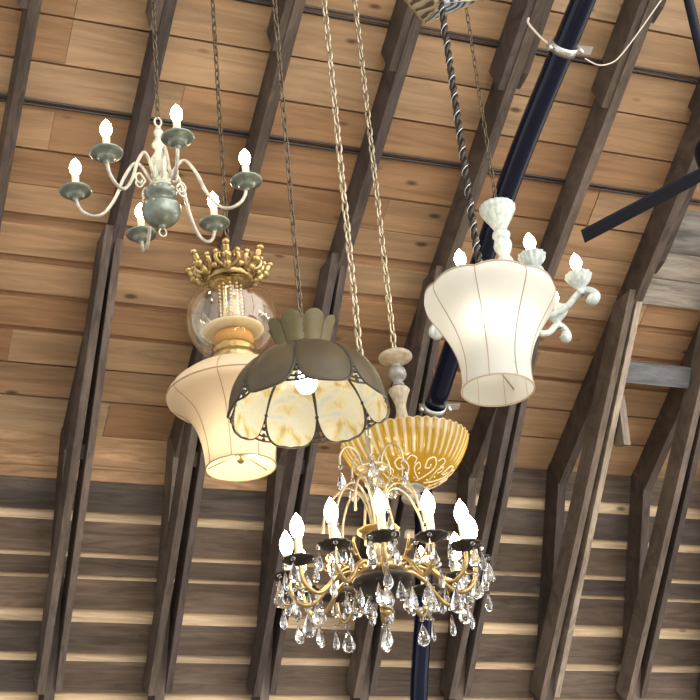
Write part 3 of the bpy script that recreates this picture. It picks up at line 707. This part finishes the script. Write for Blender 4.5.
# ------------------------------------------------------------------ scalloped white shade on a twisted rod, and the tin canopy above it
x, y, zr = 2.172, 3.801, 2.45
t = thing('fabric_pendant', 'white scalloped fabric shade hanging on a black twisted rod', 'pendant lamp', (x, y, zr))
ztop = 3.518
b = MB(); n = 150; L_ = ztop - zr
for ph in (0, PI):
    b.tube([(.0062 * cos(i * .62 + ph), .0062 * sin(i * .62 + ph), -.03 + (L_ + .03) * i / n) for i in range(n + 1)], .0072, 6)
b.build('twisted_rod', M['black_iron'], t)
b = MB(); b.tube([(.0125 * cos(i * .62 + PI / 2), .0125 * sin(i * .62 + PI / 2), -.03 + (L_ + .03) * i / n) for i in range(n + 1)], .0014, 5); b.build('rod_glint', M['zinc'], t)  # thin pale spiral added as the highlight along the rod's twisted edges
sp = prof([(.1125, -.445), (.1085, -.405), (.110, -.36), (.120, -.312), (.138, -.264), (.164, -.216), (.190, -.174), (.207, -.142), (.2115, -.122), (.207, -.104)], 4)
K = len(sp)
def scal(a, j, r, z):
    f = max(0, (j - K * .55) / (K * .45)); sc_ = abs(cos(4 * a)); n8 = (a / (PI / 4)) % 1
    return (r * (1 - .014 * f * (1 - abs(sin(4 * (a)))) ), z + .011 * f * f * (abs(sin(4 * a)) ** .8 - .6))
tilt = Matrix.Translation((.030, 0, 0)) @ Matrix.Rotation(rad(3.5), 4, 'Y') @ Matrix.Rotation(rad(6), 4, 'Z')
b = MB(); b.lathe(sp, 96, mod=scal); b.v = [tuple(tilt @ Vector(p)) for p in b.v]; shade = b.build('lamp_shade', M['shade_cream'], t)
b = MB()
for k in range(8):
    a = k * PI / 4; pts = []
    for j, (r, z) in enumerate(sp):
        rr, zz = scal(a, j, r, z); pts.append(tilt @ Vector(((rr + .001) * cos(a), (rr + .001) * sin(a), zz)))
    b.tube(pts, .0018, 5)
top_ = [scal(q, K - 1, *sp[-1]) + (q,) for q in [i * 2 * PI / 96 for i in range(96)]]
b.tube([tilt @ Vector((r * cos(q), r * sin(q), z)) for r, z, q in top_], .0035, 6, cyc=True)
b.tube([tilt @ Vector((.1128 * cos(q), .1128 * sin(q), -.445)) for q in [i * 2 * PI / 64 for i in range(64)]], .003, 6, cyc=True)
b.build('piping', M['trim_beige'], shade)
b = MB(); b.tube([(0, 0, -.03), (0, 0, -.06), tuple(tilt @ Vector((0, 0, -.09))), tuple(tilt @ Vector((0, 0, -.30)))], .006, 8)
for k in range(3):
    a = 2 * PI * k / 3 + .5; b.tube([tilt @ Vector((0, 0, -.09)), tilt @ Vector((.205 * cos(a), .205 * sin(a), -.10))], .003, 5)
    b.tube([tilt @ Vector((0, 0, -.36)), tilt @ Vector((.109 * cos(a), .109 * sin(a), -.40))], .0025, 5)
b.tube([tilt @ Vector((0, 0, -.30)), tilt @ Vector((0, 0, -.38))], .006, 8); b.build('shade_carrier', M['pale_brass'], t)
for sx in (-.08, .03): bulb_mb(.026, .085, 0).build('bulb', M['bulb_white'], t, loc=tuple(tilt @ Vector((sx, -.07, -.235))))
# canopy
t = thing('tin_canopy', 'embossed tin canopy cut off by the top edge, carrying the twisted rod', 'canopy', (x, y, 3.5265))
def frus(z0, h0, z1, h1, mats):
    b = MB(); c = [(-1, -1), (1, -1), (1, 1), (-1, 1)]; rz_ = rad(40)
    lo = [(h0 * (px * cos(rz_) - py * sin(rz_)), h0 * (px * sin(rz_) + py * cos(rz_)), z0) for px, py in c]
    hi = [(h1 * (px * cos(rz_) - py * sin(rz_)), h1 * (px * sin(rz_) + py * cos(rz_)), z1) for px, py in c]
    for q, (i, j) in enumerate(((0, 1), (1, 2), (2, 3), (3, 0))):
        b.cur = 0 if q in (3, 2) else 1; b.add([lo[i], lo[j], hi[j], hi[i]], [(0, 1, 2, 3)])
    b.cur = 0; b.add(lo, [(3, 2, 1, 0)]); b.add(hi, [(0, 1, 2, 3)])
    return b
frus(0, .012, .04, .115, 0).build('lower_panels', [M['tin_brown'], M['tin_blue']], t)
frus(.0405, .115, .2, .13, 0).build('upper_panels', [M['tin_brown'], M['tin_blue']], t)
b = MB(); rz_ = rad(40)
cn = [(.117 * (px * cos(rz_) - py * sin(rz_)), .117 * (px * sin(rz_) + py * cos(rz_)), .04) for px, py in ((-1, -1), (1, -1), (1, 1), (-1, 1))]
b.tube(cn, .006, 6, cyc=True)
for c in cn: b.tube([(0, 0, 0), c], .004, 6)
b.build('edge_moulding', M['pale_brass'], t)
chain_mb(.195, roof_z(y) - 3.5265 - .03, pitch=.04, wire=.0036, w=.01).build('chain', M['dark_chain'], t)

# ------------------------------------------------------------------ white painted chandelier behind the shade
x, y, zr = 2.507, 4.196, 2.583
t = thing('white_chandelier', 'white painted six-arm chandelier with fluted candle cups, behind the white shade', 'chandelier', (x, y, zr))
hang(t, x, y, zr, 2.99, M['dark_chain'], pitch=.036, wire=.0022, w=.007, cord=False)
Z = lambda l: [(r, z - 2.595) for r, z in l]
b = MB(); b.lathe(prof(Z([(.004, 3.01), (.006, 2.99), (.04, 2.988), (.062, 2.983), (.0665, 2.972), (.062, 2.957), (.048, 2.93), (.034, 2.905), (.024, 2.885), (.02, 2.875)]), 3), 72, mod=lambda a, j, r, z: (r * (1 + .022 * cos(18 * a)), z)); b.build('fluted_bell', M['cream_white'], t)
b = MB(); b.lathe(prof(Z([(.018, 2.878), (.03, 2.868), (.033, 2.855), (.026, 2.842), (.031, 2.828), (.033, 2.81), (.024, 2.785), (.02, 2.77), (.027, 2.755), (.03, 2.735), (.02, 2.71), (.022, 2.66), (.035, 2.62), (.045, 2.57), (.05, 2.53), (.035, 2.49), (.015, 2.47), (0, 2.46)]), 3), 48, mod=lambda a, j, r, z: (r * (1 + .03 * cos(8 * a)), z)); b.build('baluster', M['cream_white'], t)
A = MB(); A.tube(rpath([(.035, -.05), (.07, -.085), (.11, -.1), (.155, -.094), (.195, -.075), (.23, -.042), (.262, -.030), (.287, -.042), (.296, -.062), (.284, -.078), (.272, -.066)], 5), [.0115] * 30 + [.0115 + .0004 * i for i in range(21)], 10)
A.tube(rpath([(.09, -.092), (.12, -.07), (.14, -.055), (.128, -.045)], 4), .006, 8)
A.ball((.280, 0, -.066), .0165, 10)
Cp = MB(); Cp.lathe(prof([(.012, -.045), (.016, -.035), (.013, -.024), (.02, -.012), (.034, .004), (.043, .02), (.047, .032), (.042, .032), (.03, .012), (0, .008)], 3), 72, mod=lambda a, j, r, z: (r * (1 + .06 * cos(12 * a) * min(1, max(0, (z + .015) / .03))), z))
Sl = MB(); Sl.lathe([(0, .0), (.0125, .0), (.0125, .056), (.0105, .058), (0, .058)], 16)
Bu = bulb_mb(.0205, .068, .088)
first = None
for k in range(6):
    a = rad(-39 - 60 * k + 0.0)
    if first is None:
        arm = A.build('arm', M['cream_white'], t); p = Cp.build('candle_cup', M['cream_white'], arm); s_ = Sl.build('candle_sleeve', M['sleeve'], arm); bu = Bu.build('bulb', M['bulb'], arm); first = (arm, p, s_, bu)
    else:
        arm = share(first[0], 'arm', t); p = share(first[1], 'candle_cup', arm); s_ = share(first[2], 'candle_sleeve', arm); bu = share(first[3], 'bulb', arm)
    arm.rotation_euler.z = a
    for q in (p, s_, bu): q.location = (.247, 0, 0)

# ------------------------------------------------------------------ camera, daylight, exposure
yaw, pit, roll, f = .418312, .466595, .0984625, 1549.29
fwd = Vector((sin(yaw) * cos(pit), cos(yaw) * cos(pit), sin(pit))); right = Vector((cos(yaw), -sin(yaw), 0)); down = -right.cross(fwd)
r2 = cos(roll) * right + sin(roll) * down; d2 = -sin(roll) * right + cos(roll) * down
cd = bpy.data.cameras.new('camera'); cam = bpy.data.objects.new('camera', cd); C.objects.link(cam)
cd.sensor_width = 36; cd.lens = 36 * f / 700; cd.clip_start = .05
R = Matrix((r2, -d2, -fwd)).transposed().to_4x4(); cam.matrix_world = Matrix.Translation((0, 0, H)) @ R
bpy.context.scene.camera = cam

w = bpy.data.worlds.new('daylight'); bpy.context.scene.world = w; w.use_nodes = True
nt = w.node_tree; bg = nt.nodes['Background']; bg.inputs['Color'].default_value = (1., .965, .92, 1)
# even daylight, plus an added bright lobe from behind the camera to the right
tc = nt.nodes.new('ShaderNodeTexCoord'); dt = nt.nodes.new('ShaderNodeVectorMath'); dt.operation = 'DOT_PRODUCT'
dv = Vector((.42, -.85, .2)).normalized(); dt.inputs[1].default_value = dv
nt.links.new(tc.outputs['Generated'], dt.inputs[0])
mr = nt.nodes.new('ShaderNodeMapRange'); mr.interpolation_type = 'SMOOTHSTEP'
mr.inputs['From Min'].default_value = .55; mr.inputs['From Max'].default_value = .95; mr.inputs['To Min'].default_value = 1.32; mr.inputs['To Max'].default_value = 5.6
nt.links.new(dt.outputs['Value'], mr.inputs['Value']); nt.links.new(mr.outputs[0], bg.inputs['Strength'])
sc = bpy.context.scene
sc.view_settings.view_transform = 'Standard'; sc.view_settings.look = 'None'; sc.view_settings.exposure = 0.; sc.view_settings.gamma = 1.
sc.view_settings.use_curve_mapping = False
